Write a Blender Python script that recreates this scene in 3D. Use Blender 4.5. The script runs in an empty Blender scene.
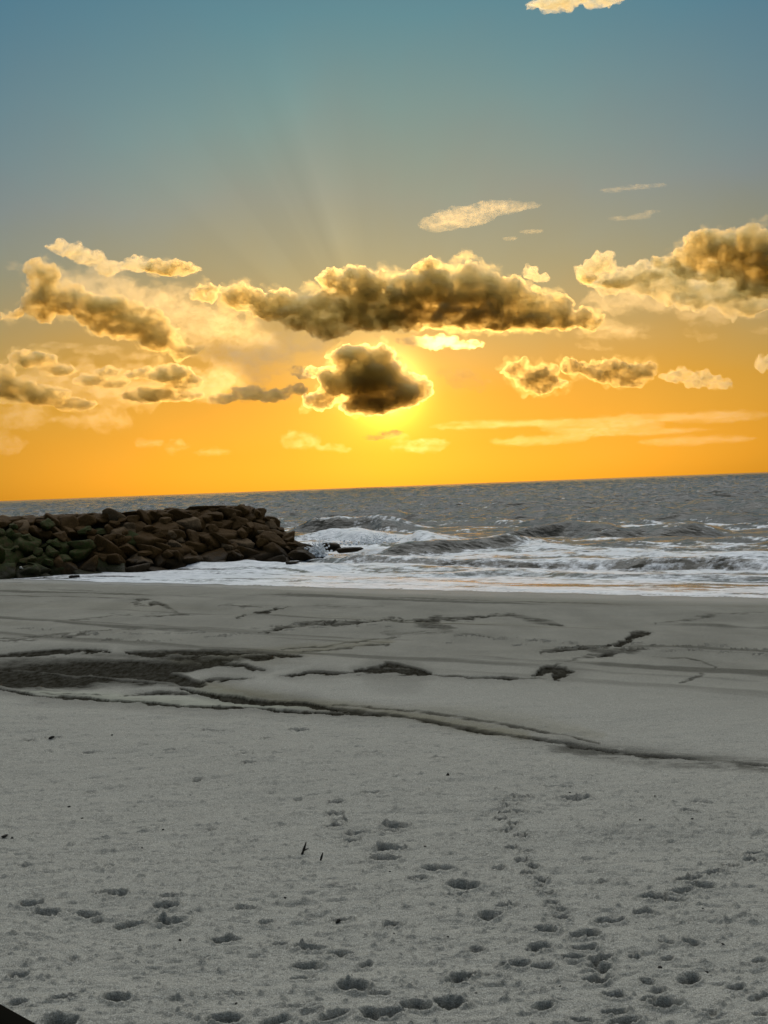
import bpy, bmesh, math, random
import numpy as np
from mathutils import Matrix, Vector

random.seed(11)
RNG = np.random.default_rng(7)
sc = bpy.context.scene
COL = sc.collection
R = math.radians

# ------------------------------------------------------------------ camera
F_PX = 1236.0                      # focal length in pixels of the 768 x 1024 picture
CAM_Z = 5.0                        # eye height above the upper beach
SEA_Z = -2.2
cam_d = bpy.data.cameras.new("camera")
cam = bpy.data.objects.new("camera", cam_d)
COL.objects.link(cam)
cam_d.sensor_fit = 'VERTICAL'
cam_d.sensor_height = 24.0
cam_d.lens = 24.0 * F_PX / 1024.0
cam_d.clip_start = 0.05
cam_d.clip_end = 200000.0
PITCH, ROLL = R(1.23), R(-2.16)
cam_m = Matrix.Rotation(R(90) - PITCH, 4, 'X') @ Matrix.Rotation(ROLL, 4, 'Z')
cam_m.translation = Vector((0, 0, CAM_Z))
cam.matrix_world = cam_m
sc.camera = cam
RM = np.array(cam_m.to_3x3())
RI = RM.T

def ray(px, py):
    """world direction(s) through a pixel of the photograph, scaled so that the depth along y is 1"""
    px = np.asarray(px, float); py = np.asarray(py, float)
    d = np.stack([(px - 384) / F_PX, -(py - 512) / F_PX, -np.ones_like(px)], -1) @ RM.T
    return d

def on_plane(px, py, z):
    d = ray(px, py)
    t = (z - CAM_Z) / d[..., 2]
    return d * t[..., None] + np.array([0, 0, CAM_Z])

def project(P):
    q = (P - np.array([0, 0, CAM_Z])) @ RM
    w = np.maximum(-q[..., 2], 1e-3)
    return 384 + F_PX * q[..., 0] / w, 512 - F_PX * q[..., 1] / w

# ------------------------------------------------------------------ noise (vectorised)
def _h(ix, iy, iz, seed):
    n = (ix * 374761393 + iy * 668265263 + iz * 2147483647 + seed * 974634777) & 0xffffffff
    n = ((n ^ (n >> 13)) * 1274126177) & 0xffffffff
    n = ((n ^ (n >> 16)) * 2246822519) & 0xffffffff
    return ((n ^ (n >> 15)) & 0xffffff) / float(0xffffff) * 2 - 1

def vnoise(x, y, z=None, seed=0):
    x = np.asarray(x, float); y = np.asarray(y, float)
    ix = np.floor(x); iy = np.floor(y)
    fx = x - ix; fy = y - iy
    ix = ix.astype(np.int64); iy = iy.astype(np.int64)
    u = fx * fx * fx * (fx * (fx * 6 - 15) + 10); v = fy * fy * fy * (fy * (fy * 6 - 15) + 10)
    def layer(iz):
        a = _h(ix, iy, iz, seed); b = _h(ix + 1, iy, iz, seed)
        c = _h(ix, iy + 1, iz, seed); d = _h(ix + 1, iy + 1, iz, seed)
        return (a + (b - a) * u) * (1 - v) + (c + (d - c) * u) * v
    if z is None:
        return layer(np.zeros_like(ix))
    z = np.asarray(z, float); iz = np.floor(z); fz = z - iz; iz = iz.astype(np.int64)
    w = fz * fz * fz * (fz * (fz * 6 - 15) + 10)
    l0 = layer(iz); l1 = layer(iz + 1)
    return l0 + (l1 - l0) * w

def fbm(x, y, z=None, oct=4, seed=0, gain=0.5, lac=2.03):
    s = 0; a = 1; n = 0
    for k in range(oct):
        s = s + a * vnoise(x, y, z, seed + k * 17); n += a
        x = x * lac + 3.1; y = y * lac - 1.7
        if z is not None: z = z * lac + 5.3
        a *= gain
    return s / n

def sstep(a, b, x):
    t = np.clip((x - a) / (b - a), 0, 1)
    return t * t * (3 - 2 * t)

# ------------------------------------------------------------------ object helpers
def mesh_from(name, verts, faces, mat=None, smooth=True, attrs=None, parent=None):
    me = bpy.data.meshes.new(name)
    verts = np.asarray(verts, np.float32)
    me.vertices.add(len(verts)); me.vertices.foreach_set("co", verts.ravel())
    faces = np.asarray(faces, np.int32)
    nf, k = faces.shape
    me.loops.add(nf * k); me.loops.foreach_set("vertex_index", faces.ravel())
    me.polygons.add(nf)
    me.polygons.foreach_set("loop_start", np.arange(0, nf * k, k, dtype=np.int32))
    me.polygons.foreach_set("use_smooth", np.full(nf, smooth, bool))
    if attrs:
        for an, av in attrs.items():
            a = me.attributes.new(an, 'FLOAT', 'POINT')
            a.data.foreach_set("value", np.asarray(av, np.float32))
    me.update(calc_edges=True)
    if mat: me.materials.append(mat)
    o = bpy.data.objects.new(name, me)
    COL.objects.link(o)
    if parent: o.parent = parent
    return o

def grid_faces(nr, nc):
    i = np.arange(nr * nc).reshape(nr, nc)
    return np.stack([i[:-1, :-1].ravel(), i[:-1, 1:].ravel(), i[1:, 1:].ravel(), i[1:, :-1].ravel()], -1)

def tag(o, label=None, cat=None, group=None, kind=None):
    if label: o["label"] = label
    if cat: o["category"] = cat
    if group: o["group"] = group
    if kind: o["kind"] = kind
    return o

class NT:
    """small node-tree writer"""
    def __init__(s, tree):
        s.t = tree
    def n(s, typ, **kw):
        nd = s.t.nodes.new(typ)
        for k, v in kw.items():
            if k.startswith("i_"):
                key = k[2:]
                key = int(key) if key.isdigit() else key.replace("_", " ")
                nd.inputs[key].default_value = v
            else:
                setattr(nd, k, v)
        return nd
    def l(s, a, b): s.t.links.new(a, b)
    def math(s, op, a, b=None, c=None, clamp=False):
        nd = s.t.nodes.new("ShaderNodeMath"); nd.operation = op; nd.use_clamp = clamp
        for i, v in enumerate((a, b, c)):
            if v is None: continue
            if isinstance(v, (int, float)): nd.inputs[i].default_value = v
            else: s.l(v, nd.inputs[i])
        return nd.outputs[0]
    def mix(s, f, a, b, blend='MIX'):
        nd = s.t.nodes.new("ShaderNodeMix"); nd.data_type = 'RGBA'; nd.blend_type = blend
        nd.clamp_factor = True
        for sock, v in ((nd.inputs[0], f), (nd.inputs[6], a), (nd.inputs[7], b)):
            if isinstance(v, (int, float)): sock.default_value = v
            elif isinstance(v, tuple): sock.default_value = (*v, 1) if len(v) == 3 else v
            else: s.l(v, sock)
        return nd.outputs[2]
    def ramp(s, f, stops, interp='LINEAR'):
        nd = s.t.nodes.new("ShaderNodeValToRGB"); cr = nd.color_ramp; cr.interpolation = interp
        while len(cr.elements) < len(stops): cr.elements.new(0.5)
        for e, (p, c) in zip(cr.elements, stops):
            e.position = p
            e.color = (c, c, c, 1) if isinstance(c, (int, float)) else (*c, 1)
        s.l(f, nd.inputs[0])
        return nd.outputs[0]
    def noise(s, vec, scale, detail=4, rough=0.55, dist=0.0):
        nd = s.t.nodes.new("ShaderNodeTexNoise")
        nd.inputs["Scale"].default_value = scale; nd.inputs["Detail"].default_value = detail
        nd.inputs["Roughness"].default_value = rough; nd.inputs["Distortion"].default_value = dist
        if vec is not None: s.l(vec, nd.inputs["Vector"])
        return nd.outputs[0]
    def mapping(s, vec, scale=(1, 1, 1), rot=(0, 0, 0), loc=(0, 0, 0)):
        nd = s.t.nodes.new("ShaderNodeMapping")
        nd.inputs["Scale"].default_value = scale; nd.inputs["Rotation"].default_value = rot
        nd.inputs["Location"].default_value = loc
        s.l(vec, nd.inputs["Vector"])
        return nd.outputs[0]
    def attr(s, name):
        nd = s.t.nodes.new("ShaderNodeAttribute"); nd.attribute_name = name
        return nd.outputs["Fac"]

def material(name):
    m = bpy.data.materials.new(name); m.use_nodes = True
    m.node_tree.nodes.clear()
    t = NT(m.node_tree)
    out = t.n("ShaderNodeOutputMaterial")
    return m, t, out

def principled(t, out, base, rough=0.7, bump=None, strength=0.5, dist=0.05, ior=1.45, spec=0.5):
    p = t.n("ShaderNodeBsdfPrincipled")
    for key, v in (("Base Color", base), ("Roughness", rough)):
        if isinstance(v, tuple): p.inputs[key].default_value = (*v, 1)
        elif isinstance(v, (int, float)): p.inputs[key].default_value = v
        else: t.l(v, p.inputs[key])
    p.inputs["IOR"].default_value = ior
    if isinstance(spec, (int, float)): p.inputs["Specular IOR Level"].default_value = spec
    else: t.l(spec, p.inputs["Specular IOR Level"])
    if bump is not None:
        b = t.n("ShaderNodeBump"); b.inputs["Strength"].default_value = strength
        b.inputs["Distance"].default_value = dist
        t.l(bump, b.inputs["Height"]); t.l(b.outputs[0], p.inputs["Normal"])
    t.l(p.outputs[0], out.inputs["Surface"])
    return p

# ------------------------------------------------------------------ sun and sky
SUN_PX = (386, 388)
sd = ray(*SUN_PX); sd = sd / np.linalg.norm(sd)
SUN_EL = math.asin(sd[2]); SUN_AZ = math.atan2(sd[0], sd[1])     # azimuth from +Y towards +X
sun_l = bpy.data.lights.new("sun", 'SUN')
sun_l.energy = 3.0; sun_l.angle = R(0.53); sun_l.color = (1.0, 0.60, 0.21)
sun = bpy.data.objects.new("sun", sun_l); COL.objects.link(sun)
sun.rotation_euler = Vector(-sd).to_track_quat('-Z', 'Y').to_euler()
sun.location = (0, 0, 60)

w = bpy.data.worlds.new("World"); sc.world = w; w.use_nodes = True
w.node_tree.nodes.clear(); t = NT(w.node_tree)
wout = t.n("ShaderNodeOutputWorld"); bg = t.n("ShaderNodeBackground")
bg.inputs[1].default_value = 0.1
sky = t.n("ShaderNodeTexSky"); sky.sky_type = 'NISHITA'; sky.sun_disc = False
sky.sun_elevation = SUN_EL; sky.sun_rotation = SUN_AZ
sky.air_density = 1.0; sky.dust_density = 1.0; sky.ozone_density = 1.0
tc = t.n("ShaderNodeTexCoord")
sep = t.n("ShaderNodeSeparateXYZ"); t.l(tc.outputs["Generated"], sep.inputs[0])
z = sep.outputs[2]
K = 4.0
def rr(*c): return tuple(v / K for v in c)
wob = t.math('MULTIPLY', t.math('SUBTRACT', t.noise(tc.outputs["Generated"], 5.0, 4), 0.5), 0.10)
tint = t.ramp(t.math('ADD', z, wob), [(0.0, rr(1.05, 1.0, 0.55)), (0.03, rr(1.2, 1.0, 0.42)), (0.075, rr(1.4, 1.12, 0.45)), (0.11, rr(1.40, 1.25, 0.82)),
                (0.175, rr(1.20, 1.45, 1.6)), (0.225, rr(1.15, 1.62, 2.3)), (0.29, rr(1.02, 1.92, 2.8)),
                (0.36, rr(0.85, 2.1, 3.2)), (0.6, rr(0.9, 1.9, 3.2))])
vm = t.n("ShaderNodeVectorMath", operation='MULTIPLY'); t.l(sky.outputs[0], vm.inputs[0]); t.l(tint, vm.inputs[1])
dt = t.n("ShaderNodeVectorMath", operation='DOT_PRODUCT'); t.l(tc.outputs["Generated"], dt.inputs[0]); dt.inputs[1].default_value = tuple(sd)
ang = t.math('ARCCOSINE', t.math('MINIMUM', dt.outputs["Value"], 0.99999))
g = t.math('EXPONENT', t.math('MULTIPLY', t.math('POWER', t.math('DIVIDE', ang, R(13)), 2.0), -1.0))
g2 = t.math('EXPONENT', t.math('MULTIPLY', t.math('POWER', t.math('DIVIDE', ang, R(4.5)), 2.0), -1.0))
comp = t.math('ADD', t.math('SUBTRACT', K, t.math('MULTIPLY', g, 0.55 * K)), t.math('ADD', t.math('MULTIPLY', g2, .25 * K), t.math('MULTIPLY', t.math('EXPONENT', t.math('MULTIPLY', t.math('POWER', t.math('DIVIDE', ang, R(1.35)), 2.0), -1.0)), 2.0 * K)))     # the camera's compressed glare round the sun
sr = np.cross(sd, [0, 0, 1.0]); sr /= np.linalg.norm(sr); su = np.cross(sr, sd)
d1 = t.n("ShaderNodeVectorMath", operation='DOT_PRODUCT'); t.l(tc.outputs["Generated"], d1.inputs[0]); d1.inputs[1].default_value = tuple(sr)
d2 = t.n("ShaderNodeVectorMath", operation='DOT_PRODUCT'); t.l(tc.outputs["Generated"], d2.inputs[0]); d2.inputs[1].default_value = tuple(su)
phi = t.math('ARCTAN2', d1.outputs["Value"], d2.outputs["Value"])
cx = t.n("ShaderNodeCombineXYZ"); t.l(phi, cx.inputs[0]); cx.inputs[1].default_value = 3.7
rn = t.ramp(t.noise(cx.outputs[0], 5.0, 2, .5), [(.38, 0.0), (.66, 1.0)])
rmask = t.math('MULTIPLY', t.ramp(ang, [(R(3.5), 0.0), (R(7), 1.0), (R(17), 0.0)]), t.ramp(t.math('ADD', phi, 1.0), [(.05, 0), (.35, 1), (.65, .8), (.95, .15), (1.0, 0.1)]))
comp = t.math('MULTIPLY', comp, t.math('MULTIPLY_ADD', t.math('MULTIPLY', rn, rmask),   .22, 1.0))
vs = t.n("ShaderNodeVectorMath", operation='SCALE'); t.l(vm.outputs[0], vs.inputs[0]); t.l(comp, vs.inputs["Scale"])
# unseen upper sky, brightness added to light the beach, strongest to seaward
veil = t.math('MULTIPLY', t.ramp(z, [(0.0, 0.0), (0.42, 0.0), (0.56, 1.0), (.75, .95), (1, .55)]), t.math('MULTIPLY_ADD', sep.outputs[1], .95, .42, clamp=True))
va = t.n("ShaderNodeVectorMath", operation='SCALE'); va.inputs[0].default_value = (73.0, 73.0, 70.0); t.l(veil, va.inputs["Scale"])
vadd = t.n("ShaderNodeVectorMath", operation='ADD'); t.l(vs.outputs[0], vadd.inputs[0]); t.l(va.outputs[0], vadd.inputs[1])
t.l(vadd.outputs[0], bg.inputs[0]); t.l(bg.outputs[0], wout.inputs["Surface"])

# ------------------------------------------------------------------ coast geometry
A = on_plane(0.0, 579.0, SEA_Z)[:2]; B = on_plane(768.0, 598.0, SEA_Z)[:2]
tdir = (B - A) / np.linalg.norm(B - A)
ndir = np.array([-tdir[1], tdir[0]])                     # seaward
if ndir[1] < 0: ndir = -ndir
def shore_s(x, y): return (x - A[0]) * ndir[0] + (y - A[1]) * ndir[1]
def shore_t(x, y): return (x - A[0]) * tdir[0] + (y - A[1]) * tdir[1]
def beach_z(x, y):
    s = shore_s(x, y)
    z = np.interp(s, [-400, -95, -52, -46, -40, -12, 0, 14, 60, 400], [1.2, 0.25, 0.0, -0.42, -0.38, -1.45, SEA_Z, -2.9, -5, -14])
    return z
def on_beach(px, py):
    d = ray(px, py); P = None
    tt = np.full(np.shape(px), 20.0)
    for _ in range(40):
        P = d * tt[..., None] + np.array([0, 0, CAM_Z])
        zz = beach_z(P[..., 0], P[..., 1])
        tt = tt * 0.5 + 0.5 * (zz - CAM_Z) / d[..., 2]
    return d * tt[..., None] + np.array([0, 0, CAM_Z])

# ------------------------------------------------------------------ sand
def fan(ys, ts, ymin):
    Y = ys[:, None] * np.ones_like(ts)[None, :]
    X = ts[None, :] * np.maximum(ys, ymin)[:, None]
    return X, Y
fine = np.arange(-0.37, 0.3701, 0.0009)
outer = np.concatenate([np.linspace(0.38, 0.8, 40), np.linspace(0.9, 9, 30)])
ts = np.concatenate([-outer[::-1], fine, outer])
dys = np.concatenate([np.arange(80, 300, 0.62), np.arange(300, 740, 0.85)])
ys = np.unique(np.concatenate([np.linspace(-60, 9.5, 40), 5.6 * F_PX / dys, np.linspace(88, 130, 20)]))
X, Y = fan(ys, ts, 9.5)
Z0 = beach_z(X, Y)
x = X.ravel(); y = Y.ravel(); zb = Z0.ravel()
PX, PY = project(np.stack([x, y, zb], -1))
behind = y < 6
PX[behind] = -9999; PY[behind] = 9999
s = shore_s(x, y); tt = shore_t(x, y)
dist = np.maximum(np.hypot(x, y), 8)
# broad relief
z = zb + (0.10 + .07 * sstep(-42, -34, s)) * fbm(tt * 0.05, s * 0.14, oct=3, seed=3) * sstep(-2, -12, s) + .05 * fbm(tt * .16, s * .5, oct=3, seed=4) * sstep(-42, -34, s) * sstep(-2, -10, s)
z += 0.05 * fbm(x * 0.45, y * 0.6, oct=3, seed=5)
fore = sstep(-40, -50, s)                    # dry upper beach, trampled
rough = 0.25 + 0.75 * fore
z += rough * 0.030 * fbm(x * 1.5, y * 2.6, oct=3, seed=9) * sstep(90, 30, dist)
nwr = vnoise(x * .3, y * .5, seed=38)
lump = fbm(x * 4.2 + 0.6 * y, y * 6.0, oct=4, seed=12, gain=0.62)
z += rough * 0.013 * lump * sstep(60, 18, dist)
knob = np.clip(fbm(x * 7.5, y * 9.0, oct=2, seed=31) - 0.42, 0, 1)
z += fore * 0.07 * knob * sstep(60, 20, dist)
rip = 1 - np.abs(fbm(x * 0.9 + 2 * nwr, y * 5.5, oct=3, seed=37)) * 2.4
z += fore * 0.012 * rip * sstep(70, 25, dist)
knob2 = np.clip(fbm(x * 13, y * 15, oct=2, seed=33) - 0.40, 0, 1)
z += fore * 0.09 * knob2 * sstep(32, 16, dist)
pit = np.clip(fbm(x * 4.5 + 50, y * 12, oct=2, seed=35) - 0.42, 0, 1)
z -= fore * 0.11 * pit * sstep(60, 20, dist)

# tracks: (px, py, width px, depth factor)
prints = []
def tr(*pts): prints.extend(pts)
tr((309, 947, 34, 1.3), (340, 953, 26, .7), (308, 965, 30, .8), (355, 989, 34, 1.2), (380, 994, 22, .6), (415, 1006, 30, 1), (448, 1002, 30, 1.1),
   (374, 1016, 34, 1.1), (334, 1019, 34, 1), (276, 1021, 32, 1), (225, 1020, 34, 1), (62, 996, 26, 1.1), (116, 999, 30, 1.0), (60, 1021, 34, 1),
   (18, 973, 22, .9), (30, 902, 30, .8), (46, 911, 26, .7), (118, 894, 22, 1.1), (104, 893, 18, 1), (165, 907, 26, 1), (170, 921, 34, 1.1),
   (128, 923, 30, .8), (225, 939, 30, .8), (86, 912, 30, .6), (342, 920, 20, 1.0), (392, 924, 20, 1.1), (266, 920, 16, .7), (280, 943, 18, .6),
   (366, 963, 15, .8), (169, 898, 20, .9))
tr((395, 827, 28, 1), (390, 832, 22, .8), (372, 796, 22, 1.2), (337, 803, 16, .8), (335, 814, 18, .8), (340, 821, 18, 1), (333, 827, 20, .9),
   (355, 834, 24, .9), (352, 841, 18, .8), (379, 858, 22, 1), (382, 860, 24, .8), (391, 850, 30, 1.1), (385, 860, 28, 1), (437, 870, 34, 1.1), (418, 879, 20, .7),
   (463, 887, 34, 1.2), (459, 895, 20, .8), (503, 906, 18, .9), (490, 915, 26, 1), (478, 949, 18, .8), (476, 946, 14, .8))
# small paw trail
for p in [(513, 801), (525, 802), (508, 806), (517, 806), (503, 810), (512, 811), (505, 817), (519, 817), (501, 822), (514, 828), (508, 833), (521, 839),
          (512, 848), (527, 853), (522, 862), (534, 868), (528, 875), (541, 881), (536, 889), (546, 895), (551, 904), (560, 910), (562, 917)]:
    tr((p[0], p[1], 13 + (p[1] - 800) * .03, 1.5))
# walkers' tracks on the right
tr((546, 929, 24, 1.1), (586, 934, 30, 1.2), (612, 920, 24, 1.2), (607, 920, 26, .8), (540, 945, 24, 1), (534, 949, 18, .9), (515, 964, 30, 1.3), (543, 966, 26, .7),
   (584, 947, 28, 1), (575, 957, 26, 1.2), (600, 958, 30, .9), (600, 966, 26, .9), (598, 978, 34, 1.1), (616, 993, 26, 1.1), (647, 980, 16, .7), (667, 1003, 32, 1.1), (650, 998, 18, .8),
   (615, 1008, 26, .9), (626, 1018, 34, 1.1), (583, 1019, 24, .9), (543, 1006, 24, 1), (463, 977, 28, .9), (457, 982, 24, .8), (418, 1007, 34, 1), (452, 1003, 34, 1.2), (390, 1015, 30, .9),
   (645, 913, 22, .9), (653, 899, 28, 1.2), (675, 902, 24, .7), (690, 883, 28, 1.2), (704, 890, 30, .9), (682, 894, 26, .8), (716, 876, 24, 1), (731, 867, 18, 1), (755, 853, 20, 1), (754, 862, 22, 1.2),
   (705, 878, 22, .8), (690, 978, 26, .9), (692, 943, 20, 1), (667, 943, 18, .8), (667, 957, 16, .8), (634, 955, 14, .7), (736, 986, 22, .8), (760, 960, 16, .7), (763, 994, 18, .8), (760, 1014, 18, .7))
tr((245, 757, 16, 1), (300, 731, 22, .7), (270, 740, 14, .6), (560, 790, 30, .8), (575, 802, 30, .9), (700, 805, 16, .8), (690, 815, 18, .8), (52, 739, 16, .9), (30, 742, 12, .7),
   (90, 753, 18, .6), (370, 757, 20, .6), (440, 762, 16, .7), (250, 765, 16, .9), (48, 753, 12, .8), (215, 733, 26, .7), (170, 751, 14, .6))
# long shallow dip on the right
rs = random.Random(4)
for k in range(34):                                  # scattered old prints
    py_ = 770 + 254 * rs.random() ** 0.8; px_ = rs.uniform(-60, 830)
    tr((px_, py_, rs.uniform(.45, 1.0) * (10 + (py_ - 770) * .07), rs.uniform(.25, .7)))
for k in range(44):                                  # tracks along the lower beach
    u = k / 43.0
    tr((20 + 370 * u + rs.uniform(-4, 4), 628 + 7 * math.sin(u * 5) + rs.choice((0, 5)) + rs.uniform(-1, 1), 11, 1.5))
for k in range(34):
    u = k / 33.0
    tr((448 + 330 * u + rs.uniform(-4, 4), 637 + 15 * u + rs.choice((0, 5)) + rs.uniform(-1, 1), 12, 1.5))
pr = np.array(prints, float)
PG = on_beach(pr[:, 0], pr[:, 1])
NC = len(ts)
Zg = z.reshape(X.shape); 
Dn = np.zeros_like(X); Rn = np.zeros_like(X)
prs = np.random.default_rng(3)
order_y = ys
for (gx, gy, gz), (ppx, ppy, wpx, dp) in zip(PG, pr):
    if gy < 7: continue
    hw = 0.5 * wpx * gy / F_PX * .98
    hw = min(max(hw, 0.05), 0.32)
    hl = max(hw * prs.uniform(0.52, 0.74), 0.05 + .0013 * gy)
    a = prs.uniform(-0.5, 0.5) ; ca, sa = math.cos(a), math.sin(a)
    r0 = np.searchsorted(order_y, gy - 3 * hl - .1); r1 = np.searchsorted(order_y, gy + 3 * hl + .1)
    tl = (gx - 3 * hw) / gy; th = (gx + 3 * hw) / gy
    c0 = np.searchsorted(ts, tl - .01); c1 = np.searchsorted(ts, th + .01)
    if r1 <= r0 or c1 <= c0: continue
    xx = X[r0:r1, c0:c1] - gx; yy = Y[r0:r1, c0:c1] - gy
    wx = 0.18 * hw * vnoise(X[r0:r1, c0:c1] * 9, Y[r0:r1, c0:c1] * 9, seed=41)
    u = (xx * ca + yy * sa + wx) / hw; v = (-xx * sa + yy * ca + wx) / hl
    sg_ = prs.choice((-1, 1)); q1 = np.hypot((u + .12 * sg_) / .88, v); q2 = np.hypot((u - .62 * sg_) / .55, (v - .18) / .8)
    q = np.minimum(q1, q2 + .15)
    depth = (.35 + .65 * dp) * min(0.085, 0.55 * hw + .012) * (1.0 + 0.02 * gy)
    fl = 1 - sstep(0.66, 1.04, q)
    neg = -depth * fl * (1 + .45 * np.clip(v, -1, 1) * fl); rim = 0.32 * depth * np.exp(-((q - 1.25) / 0.2) ** 2)
    Dn[r0:r1, c0:c1] = np.minimum(Dn[r0:r1, c0:c1], neg); Rn[r0:r1, c0:c1] = np.maximum(Rn[r0:r1, c0:c1], rim)
Zg += Dn + Rn * (1 - sstep(.004, .02, -Dn))
# a long shallow scoop on the right of the upper beach
sc_p = on_beach(np.array([655.0]), np.array([848.0]))[0]
Zg += -0.06 * np.exp(-(((X - sc_p[0]) / 1.7) ** 2 + ((Y - sc_p[1]) / 0.5) ** 2)) + 0.04 * np.exp(-(((X - sc_p[0]) / 1.9) ** 2 + ((Y - sc_p[1] - .9) / 0.4) ** 2))
z = Zg.ravel()

# wet stains, traced on the ground: strokes (points, half width px, strength)
wet_shade = np.zeros_like(x); green = np.zeros_like(x); pale = np.zeros_like(x)
nw1 = fbm(x * 0.55, y * 0.22, oct=4, seed=51); nw2 = fbm(x * 2.2, y * 0.8, oct=3, seed=61)
nw3 = fbm(x * 1.2, y * 2.2, oct=4, seed=63, gain=.65)
WX = PX + 10 * nw1 + 4 * nw2 + 3 * nw3; WY = PY + 2.8 * nw1 + 1.5 * nw2 + 1.9 * nw3
stripe = fbm(tt * .09 + .4 * nw1, s * 1.5 + 1.2 * nw1, oct=4, seed=65, gain=.6)
def stroke(arr, pts, hw, k, soft=0.6, taper=True, tex=0.0):
    pts = np.array(pts, float)
    m = (WX > pts[:, 0].min() - 6 * hw - 6) & (WX < pts[:, 0].max() + 6 * hw + 6) & (WY > pts[:, 1].min() - 4 * hw - 4) & (WY < pts[:, 1].max() + 4 * hw + 4)
    idx = np.nonzero(m)[0]
    if not len(idx): return
    qx = WX[idx]; qy = WY[idx]; best = np.full(len(idx), 1e9); pos = np.zeros(len(idx))
    L = np.concatenate([[0], np.cumsum(np.hypot(*np.diff(pts, axis=0).T))])
    for i in range(len(pts) - 1):
        d = pts[i + 1] - pts[i]; l2 = d @ d + 1e-9
        u = np.clip(((qx - pts[i, 0]) * d[0] + (qy - pts[i, 1]) * d[1]) / l2, 0, 1)
        dd = np.hypot((qx - pts[i, 0] - u * d[0]) * 0.55, qy - pts[i, 1] - u * d[1])
        b = dd < best
        best[b] = dd[b]; pos[b] = (L[i] + u[b] * math.sqrt(l2)) / L[-1]
    hwv = hw * (np.clip(np.sin(np.clip(pos, .02, .98) * np.pi), 0, 1) ** 0.5 * 0.9 + 0.1) if taper else hw
    v = k * (1 - sstep(1 - min(1, soft * 1.5), 1 + soft * 1.5, best / np.maximum(hwv, .25)))
    v = 1.55 * v * (1 - (tex if k > .6 and hw > 8 else max(tex, .35)) * sstep(-0.05, 0.35, nw3[idx] + .5 * nw2[idx]))
    if arr is wet_shade and hw < 6:
        v = v * (.62 + .9 * np.clip(stripe[idx] + .25, 0, .5))
        v = np.maximum(v, .30 * k * np.clip(1.3 - best / np.maximum(4.6 * hwv + 1.5, .25), 0, 1))
    if hw > 8: v = v * (.80 + .35 * np.clip(stripe[idx] * 2.2, -1, .6))
    arr[idx] = np.maximum(arr[idx], v)
# the dark wet pool bed on the left and its streaks
stroke(wet_shade, [(-120, 674), (-20, 676), (60, 672), (140, 668), (215, 662)], 16, .80, .5, tex=.1)
stroke(wet_shade, [(-80, 680), (20, 678), (90, 673), (160, 676), (205, 686)], 11, .95, .5, tex=.2)
stroke(wet_shade, [(-80, 656), (0, 653), (60, 650), (108, 650)], 2.6, 1, .3)
stroke(wet_shade, [(126, 651), (150, 652), (215, 651), (300, 657)], 3.6, 1, .35)
stroke(wet_shade, [(90, 668), (130, 660), (200, 662), (260, 668)], 4.0, .85, .5, tex=.2)
stroke(wet_shade, [(170, 656), (230, 660), (275, 659)], 3.5, .7, .5)
stroke(wet_shade, [(-60, 690), (0, 690), (40, 698), (110, 702), (180, 708), (300, 712), (384, 718)], 1.6, 1, .3, False)
stroke(wet_shade, [(185, 690), (220, 698), (262, 703), (300, 704), (335, 711)], 3.0, 1.05, .3)
stroke(wet_shade, [(330, 710), (400, 719), (450, 727), (540, 741), (640, 755), (790, 769)], 1.9, .62, .8, False)
stroke(wet_shade, [(330, 706), (420, 714), (520, 728), (590, 742)], 1.2, .45, .6, False, tex=.4)
stroke(wet_shade, [(560, 747), (640, 757), (700, 762), (790, 770)], 6, .38, .9, False, tex=.6)
stroke(wet_shade, [(205, 683), (235, 680), (252, 679)], 2.2, .9, .4)
stroke(wet_shade, [(40, 694), (100, 696)], 1.2, .5); stroke(wet_shade, [(120, 697), (160, 693), (200, 695)], 1.5, .7, tex=.3)
stroke(pale, [(25, 692), (90, 697), (180, 703), (300, 708)], 5, 1, .5); stroke(pale, [(190, 692), (230, 695), (250, 699)], 4, .8, .5)
stroke(green, [(210, 688), (300, 703), (380, 713), (440, 722), (520, 735)], 5, .9, .7, False)
stroke(green, [(170, 658), (260, 655), (300, 650), (384, 640)], 7, .8, .8)
stroke(green, [(384, 712), (440, 716), (520, 724), (600, 736)], 8, .45, .8)
stroke(wet_shade, [(280, 676), (305, 672), (355, 672)], 1.8, .85, .4); stroke(wet_shade, [(352, 670), (385, 667), (425, 673)], 5.0, 1, .3, tex=.2)
stroke(wet_shade, [(415, 674), (460, 678), (525, 680), (548, 680)], 1.3, .7, .5)
stroke(wet_shade, [(536, 677), (546, 671), (558, 671), (556, 680)], 4.0, .9, .4)
stroke(wet_shade, [(545, 668), (575, 659), (640, 648)], 1.1, .55, .6)
stroke(wet_shade, [(544, 656), (574, 650), (606, 647), (628, 641), (650, 633)], 2.4, .85, .5); stroke(wet_shade, [(575, 650), (610, 653), (665, 650)], 2.6, .6, .6, tex=.3)
stroke(wet_shade, [(596, 657), (606, 654), (616, 654)], 2.2, .8, .4); stroke(wet_shade, [(625, 639), (640, 634), (648, 633)], 2.4, .85, .4)
stroke(wet_shade, [(656, 658), (690, 659), (718, 669)], 1.5, .55, .5); stroke(wet_shade, [(720, 669), (696, 677), (668, 682)], 1.3, .42, .5)
stroke(wet_shade, [(440, 618), (420, 624), (455, 630)], 4.5, .55, .7); stroke(wet_shade, [(384, 621), (440, 617), (515, 612)], 1.7, .75, .5)
stroke(wet_shade, [(508, 612), (530, 617), (560, 622)], 3.2, .5, .7); stroke(wet_shade, [(655, 622), (670, 620), (720, 616), (768, 612)], 2, .4, .7, tex=.3)
stroke(wet_shade, [(238, 619), (262, 613), (292, 606)], 1.5, .85, .4); stroke(wet_shade, [(218, 607), (245, 606), (262, 607)], 1.4, .6, .5)
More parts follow.
